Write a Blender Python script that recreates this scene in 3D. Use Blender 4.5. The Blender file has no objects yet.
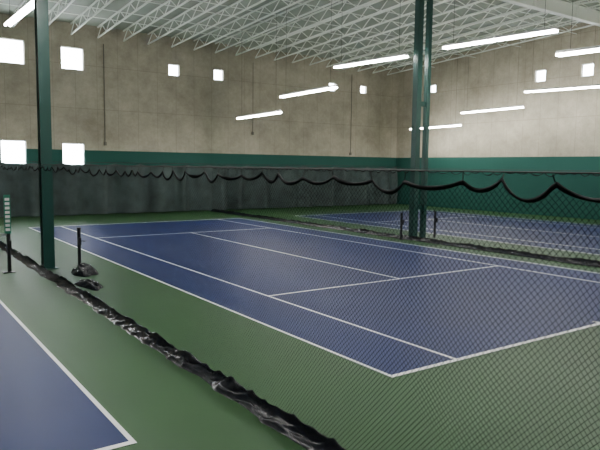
import bpy, bmesh, math, random
import numpy as np
from mathutils import Matrix, Vector, noise
random.seed(7)
D=bpy.data; S=bpy.context.scene; C=S.collection

# ---------------- camera solve from court dimensions ----------------
W=10.97; L=23.77
pts=[((0,0),(393,379)),((1.37,0),(457,360)),((1.37,5.485),(272,296)),((9.6,5.485),(498,266)),
((5.485,5.485),(398,279)),((5.485,18.285),(192,233)),((9.6,18.285),(270,228)),((0,L),(25,228)),
((1.37,L),(60,226)),((9.6,L),(220,219)),((-3.66,0),(136,443))]
def Rm(yaw,pitch,roll):
    f=np.array([math.sin(yaw)*math.cos(pitch),math.cos(yaw)*math.cos(pitch),-math.sin(pitch)])
    r=np.array([math.cos(yaw),-math.sin(yaw),0.0]); d=np.cross(f,r)
    r2=r*math.cos(roll)+d*math.sin(roll); d2=-r*math.sin(roll)+d*math.cos(roll)
    return r2,d2,f
def proj(p,X):
    r,d,f=Rm(p[1],p[2],p[3]); v=np.array(X)-np.array(p[4:7])
    return np.array([300+p[0]*v@r/(v@f),225+p[0]*v@d/(v@f)])
def res(p):
    return np.concatenate([proj(p,(a[0],a[1],0))-np.array(b) for a,b in pts])
p=np.array([632,0.633,0.102,-0.0194,-6.3,-6.3,3.1])
for it in range(40):
    r0=res(p); J=np.zeros((len(r0),7))
    for k in range(7):
        q=p.copy(); e=1e-5*max(1,abs(q[k])); q[k]+=e; J[:,k]=(res(q)-r0)/e
    H=J.T@J; p=p-np.linalg.solve(H+1e-3*np.diag(np.diag(H)),J.T@r0)
r,d,f=Rm(p[1],p[2],p[3])
cam=D.cameras.new("camera"); co=D.objects.new("camera",cam); C.objects.link(co)
M=Matrix(((r[0],-d[0],-f[0],p[4]),(r[1],-d[1],-f[1],p[5]),(r[2],-d[2],-f[2],p[6]),(0,0,0,1)))
co.matrix_world=M; cam.sensor_width=36; cam.lens=p[0]*36/600; cam.clip_end=300; cam.clip_start=.05
S.camera=co

# ---------------- materials ----------------
def mat(name,col,rough=.6,spec=.5,noise_amt=0,scale=3,metal=0,bump=0,col2=None):
    m=D.materials.new(name); m.use_nodes=True; nt=m.node_tree; b=nt.nodes["Principled BSDF"]
    b.inputs["Base Color"].default_value=(*col,1); b.inputs["Roughness"].default_value=rough
    b.inputs["Specular IOR Level"].default_value=spec; b.inputs["Metallic"].default_value=metal
    if noise_amt or col2 or bump:
        g=nt.nodes.new("ShaderNodeNewGeometry"); n=nt.nodes.new("ShaderNodeTexNoise")
        n.inputs["Scale"].default_value=scale; n.inputs["Detail"].default_value=6
        nt.links.new(g.outputs["Position"],n.inputs["Vector"])
        cr=nt.nodes.new("ShaderNodeValToRGB"); nt.links.new(n.outputs["Fac"],cr.inputs["Fac"])
        c2=col2 or tuple(min(1,c*(1+noise_amt)) for c in col); c1=col if col2 else tuple(c*(1-noise_amt) for c in col)
        cr.color_ramp.elements[0].position=.3; cr.color_ramp.elements[1].position=.7
        cr.color_ramp.elements[0].color=(*c1,1); cr.color_ramp.elements[1].color=(*c2,1)
        nt.links.new(cr.outputs["Color"],b.inputs["Base Color"])
        if bump:
            bp=nt.nodes.new("ShaderNodeBump"); bp.inputs["Strength"].default_value=bump; bp.inputs["Distance"].default_value=.05
            nt.links.new(n.outputs["Fac"],bp.inputs["Height"]); nt.links.new(bp.outputs["Normal"],b.inputs["Normal"])
    return m
M_green=mat("court_green",(.024,.074,.024),.5,.2,.08,.6)
M_blue=mat("court_blue",(.003,.0155,.092),.5,.2,.08,.5)
M_line=mat("line_white",(.92,.94,.95),.5)
M_steel=mat("joist_white",(.85,.89,.82),.5)
M_deck=mat("roof_deck",(.36,.40,.34),.7,.3,.08,.5)
M_col=mat("column_green",(.010,.062,.05),.4)
M_black=mat("black_vinyl",(.005,.006,.011),.27,.30)
M_curt=mat("curtain_dark",(.050,.072,.070),.65,.3,.3,1.5)
M_cord=mat("cord_dark",(.02,.02,.02),.7)
M_hem=mat("hem_black",(.008,.008,.010),.7,.2)
M_white=mat("white_paint",(.7,.7,.7),.5)
M_post=mat("post_black",(.01,.011,.013),.4)
M_sk=mat("score_green",(.01,.16,.10),.5)
M_conduit=mat("conduit",(.16,.15,.12),.6)

def wallmat():
    m=D.materials.new("wall_two_tone"); m.use_nodes=True; nt=m.node_tree; N=nt.nodes; K=nt.links; b=N["Principled BSDF"]
    b.inputs["Roughness"].default_value=.75; b.inputs["Specular IOR Level"].default_value=.25
    g=N.new("ShaderNodeNewGeometry"); sx=N.new("ShaderNodeSeparateXYZ"); K.new(g.outputs["Position"],sx.inputs[0])
    n=N.new("ShaderNodeTexNoise"); n.inputs["Scale"].default_value=.5; n.inputs["Detail"].default_value=12; n.inputs["Roughness"].default_value=.8
    K.new(g.outputs["Position"],n.inputs["Vector"])
    cr=N.new("ShaderNodeValToRGB"); K.new(n.outputs["Fac"],cr.inputs[0])
    e=cr.color_ramp.elements; e[0].position=.32; e[0].color=(.29,.265,.20,1); e[1].position=.68; e[1].color=(.53,.49,.39,1)
    def mth(op,a,bv=None):
        q=N.new("ShaderNodeMath"); q.operation=op
        for i,v in enumerate((a,bv)):
            if v is None: continue
            if isinstance(v,(int,float)): q.inputs[i].default_value=v
            else: K.new(v,q.inputs[i])
        return q.outputs[0]
    s=mth('ADD',sx.outputs[0],sx.outputs[1]); fr=mth('FRACT',mth('DIVIDE',s,1.22)); j1=mth('LESS_THAN',fr,.025)
    fz=mth('FRACT',mth('DIVIDE',mth('ADD',sx.outputs[2],-3.6+2.44*4),2.44)); j2=mth('LESS_THAN',fz,.016)
    j=mth('MULTIPLY',mth('MAXIMUM',j1,j2),.3)
    mx=N.new("ShaderNodeMixRGB"); K.new(j,mx.inputs[0]); K.new(cr.outputs[0],mx.inputs[1]); mx.inputs[2].default_value=(.13,.12,.09,1)
    up=mth('GREATER_THAN',sx.outputs[2],3.7)
    m2=N.new("ShaderNodeMixRGB"); K.new(up,m2.inputs[0]); m2.inputs[1].default_value=(.018,.088,.070,1); K.new(mx.outputs[0],m2.inputs[2])
    K.new(m2.outputs[0],b.inputs["Base Color"])
    return m
M_wall=wallmat()
def netmat(name,s,w,col):
    m=D.materials.new(name); m.use_nodes=True; nt=m.node_tree; N=nt.nodes; K=nt.links; b=N["Principled BSDF"]
    b.inputs["Base Color"].default_value=(*col,1); b.inputs["Roughness"].default_value=.9; b.inputs["Specular IOR Level"].default_value=.1
    g=N.new("ShaderNodeUVMap"); sx=N.new("ShaderNodeSeparateXYZ"); K.new(g.outputs[0],sx.inputs[0])
    def mth(op,a,bv=None):
        q=N.new("ShaderNodeMath"); q.operation=op
        for i,v in enumerate((a,bv)):
            if v is None: continue
            if isinstance(v,(int,float)): q.inputs[i].default_value=v
            else: K.new(v,q.inputs[i])
        return q.outputs[0]
    a=mth('LESS_THAN',mth('FRACT',mth('DIVIDE',mth('ADD',sx.outputs[0],sx.outputs[1]),s)),w)
    c=mth('LESS_THAN',mth('FRACT',mth('DIVIDE',mth('ADD',mth('SUBTRACT',sx.outputs[0],sx.outputs[1]),100),s)),w)
    o=mth('MAXIMUM',a,c)
    t=N.new("ShaderNodeBsdfTransparent"); mx=N.new("ShaderNodeMixShader")
    K.new(o,mx.inputs[0]); K.new(t.outputs[0],mx.inputs[1]); K.new(b.outputs[0],mx.inputs[2])
    K.new(mx.outputs[0],N["Material Output"].inputs[0])
    return m
M_net=netmat("divider_mesh",.048,.095,(.005,.005,.007))
M_tnet=netmat("tennis_mesh",.06,.09,(.01,.01,.01))
def emis(name,col,st):
    m=D.materials.new(name); m.use_nodes=True; nt=m.node_tree; b=nt.nodes["Principled BSDF"]
    b.inputs["Base Color"].default_value=(.9,.9,.9,1); b.inputs["Emission Color"].default_value=(*col,1); b.inputs["Emission Strength"].default_value=st
    return m
M_tube=emis("fluorescent_tube",(1,.985,.93),82)
M_tube_off=mat("fluorescent_tube_unlit",(.8,.8,.8),.3)
def glassmat():
    m=D.materials.new("window_glass"); m.use_nodes=True; nt=m.node_tree; N=nt.nodes
    t=N.new("ShaderNodeBsdfTransparent"); g=N.new("ShaderNodeBsdfGlossy"); g.inputs["Roughness"].default_value=.05
    mx=N.new("ShaderNodeMixShader"); mx.inputs[0].default_value=.05
    nt.links.new(t.outputs[0],mx.inputs[1]); nt.links.new(g.outputs[0],mx.inputs[2]); nt.links.new(mx.outputs[0],N["Material Output"].inputs[0])
    return m
M_glass=glassmat()

# ---------------- geometry helpers ----------------
class MB:
    def __init__(s): s.v=[]; s.f=[]; s.m=[]; s.uv={}
    def quad(s,a,b,c,d,mi=0):
        n=len(s.v); s.v+= [a,b,c,d]; s.f.append((n,n+1,n+2,n+3)); s.m.append(mi)
    def box(s,x0,x1,y0,y1,z0,z1,mi=0):
        n=len(s.v); s.v+=[(x,y,z) for z in(z0,z1) for y in(y0,y1) for x in(x0,x1)]
        for q in((0,2,3,1),(4,5,7,6),(0,1,5,4),(2,6,7,3),(0,4,6,2),(1,3,7,5)):
            s.f.append(tuple(n+i for i in q)); s.m.append(mi)
    def tube(s,path,rad,seg=6,mi=0,caps=True):
        path=[Vector(q) for q in path]; n0=len(s.v)
        for i,q in enumerate(path):
            t=(path[min(i+1,len(path)-1)]-path[max(i-1,0)]).normalized()
            a=Vector((0,0,1)) if abs(t.z)<.9 else Vector((1,0,0))
            u=t.cross(a).normalized(); w=u.cross(t)
            for k in range(seg):
                an=2*math.pi*(k+.5)/seg; s.v.append(tuple(q+u*math.cos(an)*rad+w*math.sin(an)*rad))
        for i in range(len(path)-1):
            for k in range(seg):
                a=n0+i*seg+k; b=n0+i*seg+(k+1)%seg; s.f.append((a,b,b+seg,a+seg)); s.m.append(mi)
        if caps:
            s.f.append(tuple(n0+k for k in reversed(range(seg)))); s.m.append(mi)
            e=n0+(len(path)-1)*seg; s.f.append(tuple(e+k for k in range(seg))); s.m.append(mi)
    def grid(s,rows,mi=0):
        n0=len(s.v); w=len(rows[0])
        for r_ in rows: s.v+=r_
        for i in range(len(rows)-1):
            for j in range(w-1):
                a=n0+i*w+j; s.f.append((a,a+1,a+w+1,a+w)); s.m.append(mi)
    def obj(s,name,mats,parent=None,smooth=False,uvf=None):
        me=D.meshes.new(name); me.from_pydata([tuple(q) for q in s.v],[],s.f)
        for m in mats: me.materials.append(m)
        me.polygons.foreach_set("material_index",s.m)
        if smooth: me.polygons.foreach_set("use_smooth",[True]*len(s.f))
        if uvf:
            ul=me.uv_layers.new(name="UVMap")
            for l in me.loops: ul.data[l.index].uv=uvf(me.vertices[l.vertex_index].co)
        me.update(); o=D.objects.new(name,me); C.objects.link(o)
        if parent: o.parent=parent
        return o
def empty(name):
    o=D.objects.new(name,None); C.objects.link(o); return o

# room extents
X0,X1,Y0,Y1=-19.6,29.0,-7.2,30.2
NY=11.885; ZE=10.75; ZR=11.7
def deck(y): return ZE+(ZR-ZE)*(1-abs(y-NY)/(Y1-NY))

m=MB(); m.box(X0-.3,X1+.3,Y0-.3,Y1+.3,-.2,0); m.obj("floor",[M_green])

def court(x0,name):
    m=MB()
    m.box(x0,x0+W,0,L,.0005,.004,0)
    z0,z1=.004,.007; lw=.055
    def ln(xa,xb,ya,yb): m.box(xa,xb,ya,yb,z0,z1,1)
    ln(x0,x0+lw,0,L); ln(x0+W-lw,x0+W,0,L)
    ln(x0+lw,x0+W-lw,0,.08); ln(x0+lw,x0+W-lw,L-.08,L)
    ln(x0+1.37,x0+1.37+lw,.08,L-.08); ln(x0+W-1.37-lw,x0+W-1.37,.08,L-.08)
    ln(x0+1.37+lw,x0+W-1.37-lw,5.455,5.515); ln(x0+1.37+lw,x0+W-1.37-lw,18.255,18.315)
    ln(x0+W/2-.027,x0+W/2+.027,5.515,18.255)
    ln(x0+W/2-.027,x0+W/2+.027,.08,.2); ln(x0+W/2-.027,x0+W/2+.027,L-.2,L-.08)
    m.obj(name,[M_blue,M_line])
court(0,"tennis_court"); court(14.63,"tennis_court.001"); court(-14.63,"tennis_court.002")

# walls with openings
winB=[(.7,8.85,1.3),(3.85,8.8,1.25),(9.95,8.75,.72),(13.05,8.75,.7),(22.4,8.75,.62),(25.4,8.8,.6),(.65,3.5,1.3),(3.8,3.45,1.25)]
winR=[(14.4,8.75,.75),(17.5,8.75,.75),(26.5,8.8,.6)]
def wall(name,plane,pos,thick,a0,a1,z1,holes):
    m=MB(); As=sorted({a0,a1}|{v for h in holes for v in(h[0]-h[2]/2,h[0]+h[2]/2)})
    Zs=sorted({0,z1}|{v for h in holes for v in(h[1]-h[2]/2,h[1]+h[2]/2)})
    def P(a,t,z): return (a,pos+t,z) if plane=='y' else (pos+t,a,z)
    def inh(a,z): return any(abs(a-h[0])<h[2]/2 and abs(z-h[1])<h[2]/2 for h in holes)
    for i in range(len(As)-1):
        for j in range(len(Zs)-1):
            if inh((As[i]+As[i+1])/2,(Zs[j]+Zs[j+1])/2): continue
            for t in(0,thick): m.quad(P(As[i],t,Zs[j]),P(As[i+1],t,Zs[j]),P(As[i+1],t,Zs[j+1]),P(As[i],t,Zs[j+1]))
    for h in holes:
        a,b,c,d=h[0]-h[2]/2,h[0]+h[2]/2,h[1]-h[2]/2,h[1]+h[2]/2
        for (p1,p2) in (((a,c),(b,c)),((b,c),(b,d)),((b,d),(a,d)),((a,d),(a,c))):
            m.quad(P(p1[0],0,p1[1]),P(p2[0],0,p2[1]),P(p2[0],thick,p2[1]),P(p1[0],thick,p1[1]))
    for (p1,p2) in (((a0,0),(a1,0)),((a1,0),(a1,z1)),((a1,z1),(a0,z1)),((a0,z1),(a0,0))):
        m.quad(P(p1[0],0,p1[1]),P(p2[0],0,p2[1]),P(p2[0],thick,p2[1]),P(p1[0],thick,p1[1]))
    m.obj(name,[M_wall])
wall("wall_back",'y',Y1,.25,X0,X1,12,winB)
wall("wall_right",'x',X1,.25,Y0,Y1,12,winR)
wall("wall_left",'x',X0,-.25,Y0,Y1,12,[])
wall("wall_front",'y',Y0,-.25,X0,X1,12,[])
wn=1
for hs,pl in((winB,'y'),(winR,'x')):
    for a,z,w in hs:
        m=MB(); h=w/2; t=.05
        def B(a0,a1,t0,t1,z0,z1,mi):
            if pl=='y': m.box(a0,a1,Y1+t0,Y1+t1,z0,z1,mi)
            else: m.box(X1+t0,X1+t1,a0,a1,z0,z1,mi)
        B(a-h,a-h+t,.08,.16,z-h,z+h,0);B(a+h-t,a+h,.08,.16,z-h,z+h,0)
        B(a-h+t,a+h-t,.08,.16,z-h,z-h+t,0);B(a-h+t,a+h-t,.08,.16,z+h-t,z+h,0)
        B(a-h+t,a+h-t,.115,.12,z-h+t,z+h-t,1)
        m.obj("window_%d"%wn,[M_white,M_glass]); wn+=1
# ceiling deck
m=MB()
ys=[Y0-.25,NY,Y1+.25]
for i in range(2):
    a,b=ys[i],ys[i+1]; za,zb=deck(a),deck(b)
    m.quad((X0-.25,a,za),(X1+.25,a,za),(X1+.25,b,zb),(X0-.25,b,zb))
    m.quad((X0-.25,a,za+.2),(X1+.25,a,za+.2),(X1+.25,b,zb+.2),(X0-.25,b,zb+.2))
m.obj("ceiling",[M_deck])
# roof joists
m=MB(); DJ=.62
x=X0+.9
while x<X1-.3:
    for (ya,yb) in((Y0,NY),(NY,Y1)):
        n=int((yb-ya)/.75); st=(yb-ya)/n
        for off,z_r in((.05,.05),(DJ,.05)):
            za,zb=deck(ya)-off,deck(yb)-off
            m.tube([(x,ya,za),(x,yb,zb)],z_r,4,caps=False)
        pa=[]
        for i in range(n+1):
            y=ya+i*st; pa.append((x,y,deck(y)-(.07 if i%2 else DJ-.02)))
        for i in range(n): m.tube([pa[i],pa[i+1]],.024,4,caps=False)
    x+=1.5
for y in (-3.2,1.0,5,8.6,15.2,19,22.6,26.4):
    for off in(.12,DJ-.04):
        z=deck(y)-off; m.tube([(X0,y,z),(X1,y,z)],.024,4,caps=False)
m.obj("roof_joists",[M_steel])
# girder I beam
m=MB(); zt=ZR-DJ-.06; zb=zt-.62
m.box(X0,X1,NY-.16,NY+.16,zt-.03,zt); m.box(X0,X1,NY-.16,NY+.16,zb,zb+.03); m.box(X0,X1,NY-.012,NY+.012,zb+.03,zt-.03)
x=X0+1
while x<X1: 
    m.box(x,x+.012,NY-.15,NY+.15,zb+.03,zt-.03); x+=3.5
m.obj("roof_girder",[M_steel])
# columns
def column(x,name,twin):
    m=MB()
    if twin:
        m.box(x-.47,x-.22,NY-.13,NY+.13,.02,zb-.03); m.box(x+.14,x+.31,NY-.10,NY+.10,.02,zb-.03)
        for z in (1.2,5.4,9.6): m.box(x-.22,x+.14,NY-.03,NY+.03,z,z+.2)
        m.box(x-.5,x+.45,NY-.22,NY+.22,0,.02); m.box(x-.5,x+.45,NY-.16,NY+.16,zb-.03,zb)
    else:
        m.box(x-.14,x+.14,NY-.15,NY+.15,.02,zb-.03)
        m.box(x-.155,x-.14,NY-.15,NY-.1,.02,zb-.03); m.box(x-.155,x-.14,NY+.1,NY+.15,.02,zb-.03)
        m.box(x-.22,x+.22,NY-.22,NY+.22,0,.02); m.box(x-.3,x+.3,NY-.16,NY+.16,zb-.03,zb)
    m.obj(name,[M_col])
column(-1.83,"support_column",False); column(12.8,"support_column.001",True)
column(27.5,"support_column.002",False); column(-16.46,"support_column.003",False)

# divider netting
def divider(x,name,seed):
    E=empty(name); rnd=random.Random(seed)
    ya,yb=Y0+.1,Y1-.9
    hooks=[ya]; 
    while hooks[-1]<yb-.5: hooks.append(hooks[-1]+rnd.uniform(.3,.62))
    hooks[-1]=yb
    dr=[rnd.uniform(.05,.14) for _ in hooks]; pk=[rnd.uniform(2.79,2.85) for _ in hooks]
    def top(y):
        for i in range(len(hooks)-1):
            if y<=hooks[i+1]+1e-6:
                t=(y-hooks[i])/(hooks[i+1]-hooks[i]); return pk[i]*(1-t)+pk[i+1]*t-dr[i]*(4*t*(1-t))**.85
        return pk[-1]
    def off(y,z): return .05*noise.noise(Vector((y*.9,z*.35,seed)))*(1 if z>.2 else .6)+.02*math.sin(y*7+z)*(z/3)
    N_=int((yb-ya)/.04); Y=[ya+(yb-ya)*i/N_ for i in range(N_+1)]
    m=MB(); rows=[]
    for y in Y:
        t=top(y); rows.append([(x+off(y,t*k/10+.1),y,.08+(t-.08)*k/10) for k in range(11)])
    m.grid(rows); m.obj("netting",[M_net],E,uvf=lambda c:(c.y,c.z*.9+.02*math.sin(c.y*2)))
    m=MB(); rows=[]
    for y in Y:
        t=top(y); w=.018+.014*noise.noise(Vector((y*4,seed,2))); o=off(y,t)
        rows.append([(x+o+.01*noise.noise(Vector((y*5,k,9))) +(.01 if k in(1,2) else -.01 if k in (4,5) else 0),y,t+zz*w) for k,zz in enumerate((1,.6,-.6,-1,-.6,.6,1))])
    m.grid(rows); m.obj("hem",[M_hem],E,smooth=True)
    m=MB(); m.tube([(x,Y0,2.90),(x,NY,2.88),(x,Y1,2.90)],.007,5)
    for h,k in zip(hooks,pk): m.tube([(x,h,2.885),(x+off(h,k),h,k)],.004,4)
    m.obj("cord",[M_cord],E)
    # draped vinyl skirt: short drop from the net, crumpled apron on the floor
    m=MB(); rows=[]; n2=int((yb-ya)/.022)
    for i in range(n2+1):
        y=ya+(yb-ya)*i/n2
        sw=.05*noise.noise(Vector((y*.5,seed,0)))
        H_=.13+.035*noise.noise(Vector((y*.8,seed,4)))
        wl=.17+.07*noise.noise(Vector((y*1.3,seed,5)))+.03*noise.noise(Vector((y*5,seed,25))); wr=.11+.06*noise.noise(Vector((y*1.3,seed,15)))
        row=[]; K=28
        for k in range(K):
            u=k/(K-1)
            pl2=noise.noise(Vector((y*1.5+u,u*1.8,seed+6)))
            c1=1-2.2*abs(noise.noise(Vector((y*2.4+u*2.5,u*2.2-y*.7,seed+3))))
            c2=1-2.2*abs(noise.noise(Vector((y*5.0-u*3,u*3+y,seed+8))))
            s_=u/.5 if u<.5 else (1-u)/.5
            ww=-wl if u<.5 else wr
            xx=ww*(1-s_)**1.25*(1+.5*pl2)
            env=min(1,s_*5)
            zz=H_*s_**2.0*(1+.3*pl2)+env*(.036*max(0,c1)**1.2+.010*max(0,c2)**1.2)
            row.append((x+sw+xx+.03*c1*(1-s_*.5)*(.4 if k in(0,K-1) else 1),y+.03*pl2,max(.002,zz+.003)))
        rows.append(row)
    m.grid(rows); m.obj("skirt",[M_black],E,smooth=True)
    return E
divider(-2.1,"court_divider_net",3); divider(12.1,"court_divider_net.001",11)

# back curtain
m=MB(); rows=[]; xx=X0+.3
while xx<X1-.3:
    row=[]
    sc=.10*abs(math.sin(xx*math.pi/1.5))
    for k in range(13):
        z=.04+(2.95-sc-.04)*k/12
        yo=.24*math.sin(xx*3.4+3*noise.noise(Vector((xx*.5,0,1)))+.4*noise.noise(Vector((xx,z,3))))*(.6+.4*(1-k/12))+.12*noise.noise(Vector((xx*.8,z*.5,2)))
        row.append((xx,Y1-.55+yo,z))
    rows.append(row); xx+=.09
m.grid(rows); E=empty("backstop_curtain"); m.obj("drape",[M_curt],E,smooth=True)
m=MB(); m.tube([(X0,Y1-.55,3.0),(X1,Y1-.55,3.0)],.015,5)
xx=X0+1
while xx<X1: m.tube([(xx,Y1-.55,3.0),(xx,Y1,3.0)],.012,4); xx+=4.5
m.obj("rail",[M_cord],E)

# net posts
def post(x,name,extra=False):
    m=MB(); m.tube([(x,NY,0),(x,NY,1.07)],.05,12); m.tube([(x,NY,1.07),(x,NY,1.1)],.057,12)
    m.tube([(x,NY,0),(x,NY,.02)],.09,12); m.box(x-.03,x+.03,NY-.12,NY-.05,.62,.82); m.tube([(x,NY-.09,.72),(x+.14,NY-.16,.72)],.012,6)
    return m.obj(name,[M_post])
post(-.98,"net_post"); post(11.78,"net_post.001"); post(13.75,"net_post.002"); 
E=empty("tennis_net")
m=MB(); px=-2.83
m.tube([(px,NY,0),(px,NY,1.07)],.05,12); m.tube([(-15.54,NY,0),(-15.54,NY,1.07)],.05,12)
m.box(px-.05,px+.05,NY-.11,NY-.04,.6,.85); m.obj("posts",[M_post],E)
m=MB(); rows=[[(x_,NY,.06+(1.03-.14*math.sin(math.pi*(x_+15.5)/12.64)-.06)*k/4) for k in range(5)] for x_ in [-15.5+12.62*i/30 for i in range(31)]]
m.grid(rows); m.obj("mesh",[M_tnet],E,uvf=lambda c:(c.x+50,c.z))
m=MB()
for i in range(30):
    a,b=rows[i][4],rows[i+1][4]
    m.quad((a[0],NY-.012,a[2]-.05),(b[0],NY-.012,b[2]-.05),(b[0],NY-.012,b[2]+.01),(a[0],NY-.012,a[2]+.01))
    m.quad((a[0],NY+.012,a[2]-.05),(b[0],NY+.012,b[2]-.05),(b[0],NY+.012,b[2]+.01),(a[0],NY+.012,a[2]+.01))
m.obj("tape",[M_white],E)
m=MB(); sx_=-2.88; y_=NY-.24
m.box(sx_-.08,sx_+.08,y_,y_+.02,1.05,2.08,0)
m.box(sx_-.025,sx_+.025,y_+.02,y_+.06,0.0,2.03,2)
m.box(sx_-.15,sx_+.15,y_-.05,y_+.11,0.0,.02,2)
for i in range(8): m.box(sx_-.055,sx_+.055,y_-.008,y_,1.12+i*.115,1.19+i*.115,1)
m.obj("tennis_scorekeeper",[M_sk,M_white,M_post])

# slumped vinyl heap by the net post
def heap(cx,cy,rx,ry,h,name,seed):
    m=MB(); rows=[]; K=48; R=16
    for k in range(K+1):
        an=2*math.pi*k/K; ca,sa=math.cos(an),math.sin(an); row=[]
        for j in range(R+1):
            t=j/R; v=Vector((ca*1.5*t,sa*1.5*t,seed))
            rid=1-2*abs(noise.noise(v*1.8)); q=noise.noise(Vector((ca*1.2,sa*1.2,seed+2)))
            rr=t*(1+.35*q)
            z=h*math.cos(t*math.pi/2)**.7*(.55+.6*rid)
            row.append((cx+ca*rx*rr,cy+sa*ry*rr,max(.002,z)))
        rows.append(row)
    m.grid(rows); m.obj(name,[M_black],smooth=True)
heap(-1.25,10.5,.30,.6,.26,"folded_tarp",2)
heap(-1.6,8.8,.25,.7,.13,"folded_tarp.001",5)

# fluorescent fixtures
segs=[(5.8,10.6,7.40,7.55),(12.2,16.9,7.42,7.55),(17.2,22.0,6.70,6.65),(22.0,26.7,5.84,5.77),(1.0,5.8,6.5,6.62),(-3.8,1.0,5.6,5.7)]
k=0
for xr in (12.5,27.0,-1.8,-16.8):
    for si,(a,b,za,zb_) in enumerate(segs):
        m=MB(); xs=xr-.35 if (si==1 and xr>0) else xr-.3 if (si==2 and xr<0) else xr
        for s_ in range(2):
            t0=s_/2+.004; t1=(s_+1)/2-.004
            P=lambda t,dx,dz:(xs+dx,a+(b-a)*t,za+(zb_-za)*t+dz)
            q0,q1,q2,q3=((-.10,0),(.10,0),(.05,.09),(-.05,.09))
            for e0,e1 in ((q0,q1),(q1,q2),(q2,q3),(q3,q0)):
                m.quad(P(t0,*e0),P(t1,*e0),P(t1,*e1),P(t0,*e1),0)
            for t in (t0,t1): m.quad(P(t,*q0),P(t,*q1),P(t,*q2),P(t,*q3),0)
            for dx in (-.07,.07):
                m.tube([P(t0+.005,dx,-.045),P(t1-.005,dx,-.045)],.042,8,1)
        for t in(.1,.9):
            q=P(t,0,.09); m.tube([q,(q[0],q[1],deck(q[1])-.03)],.006,4,2)
        m.obj("fluorescent_light"+("" if k==0 else ".%03d"%k),[M_white,M_tube if xr>-10 else M_tube_off,M_cord]); k+=1

# wall conduits
for i,(xc,z0_,z1_) in enumerate(((15.6,5.2,9.8),(5.6,4.2,9.8),(24.2,4,9.8))):
    m=MB(); m.tube([(xc,Y1-.04,z0_),(xc,Y1-.04,z1_)],.025,6)
    m.box(xc-.07,xc+.07,Y1-.09,Y1,z0_-.2,z0_)
    m.obj("wall_conduit"+("" if i==0 else ".%03d"%i),[M_conduit])

# world
w=D.worlds.new("World"); S.world=w; w.use_nodes=True
w.node_tree.nodes["Background"].inputs[0].default_value=(.88,.95,1,1); w.node_tree.nodes["Background"].inputs[1].default_value=34
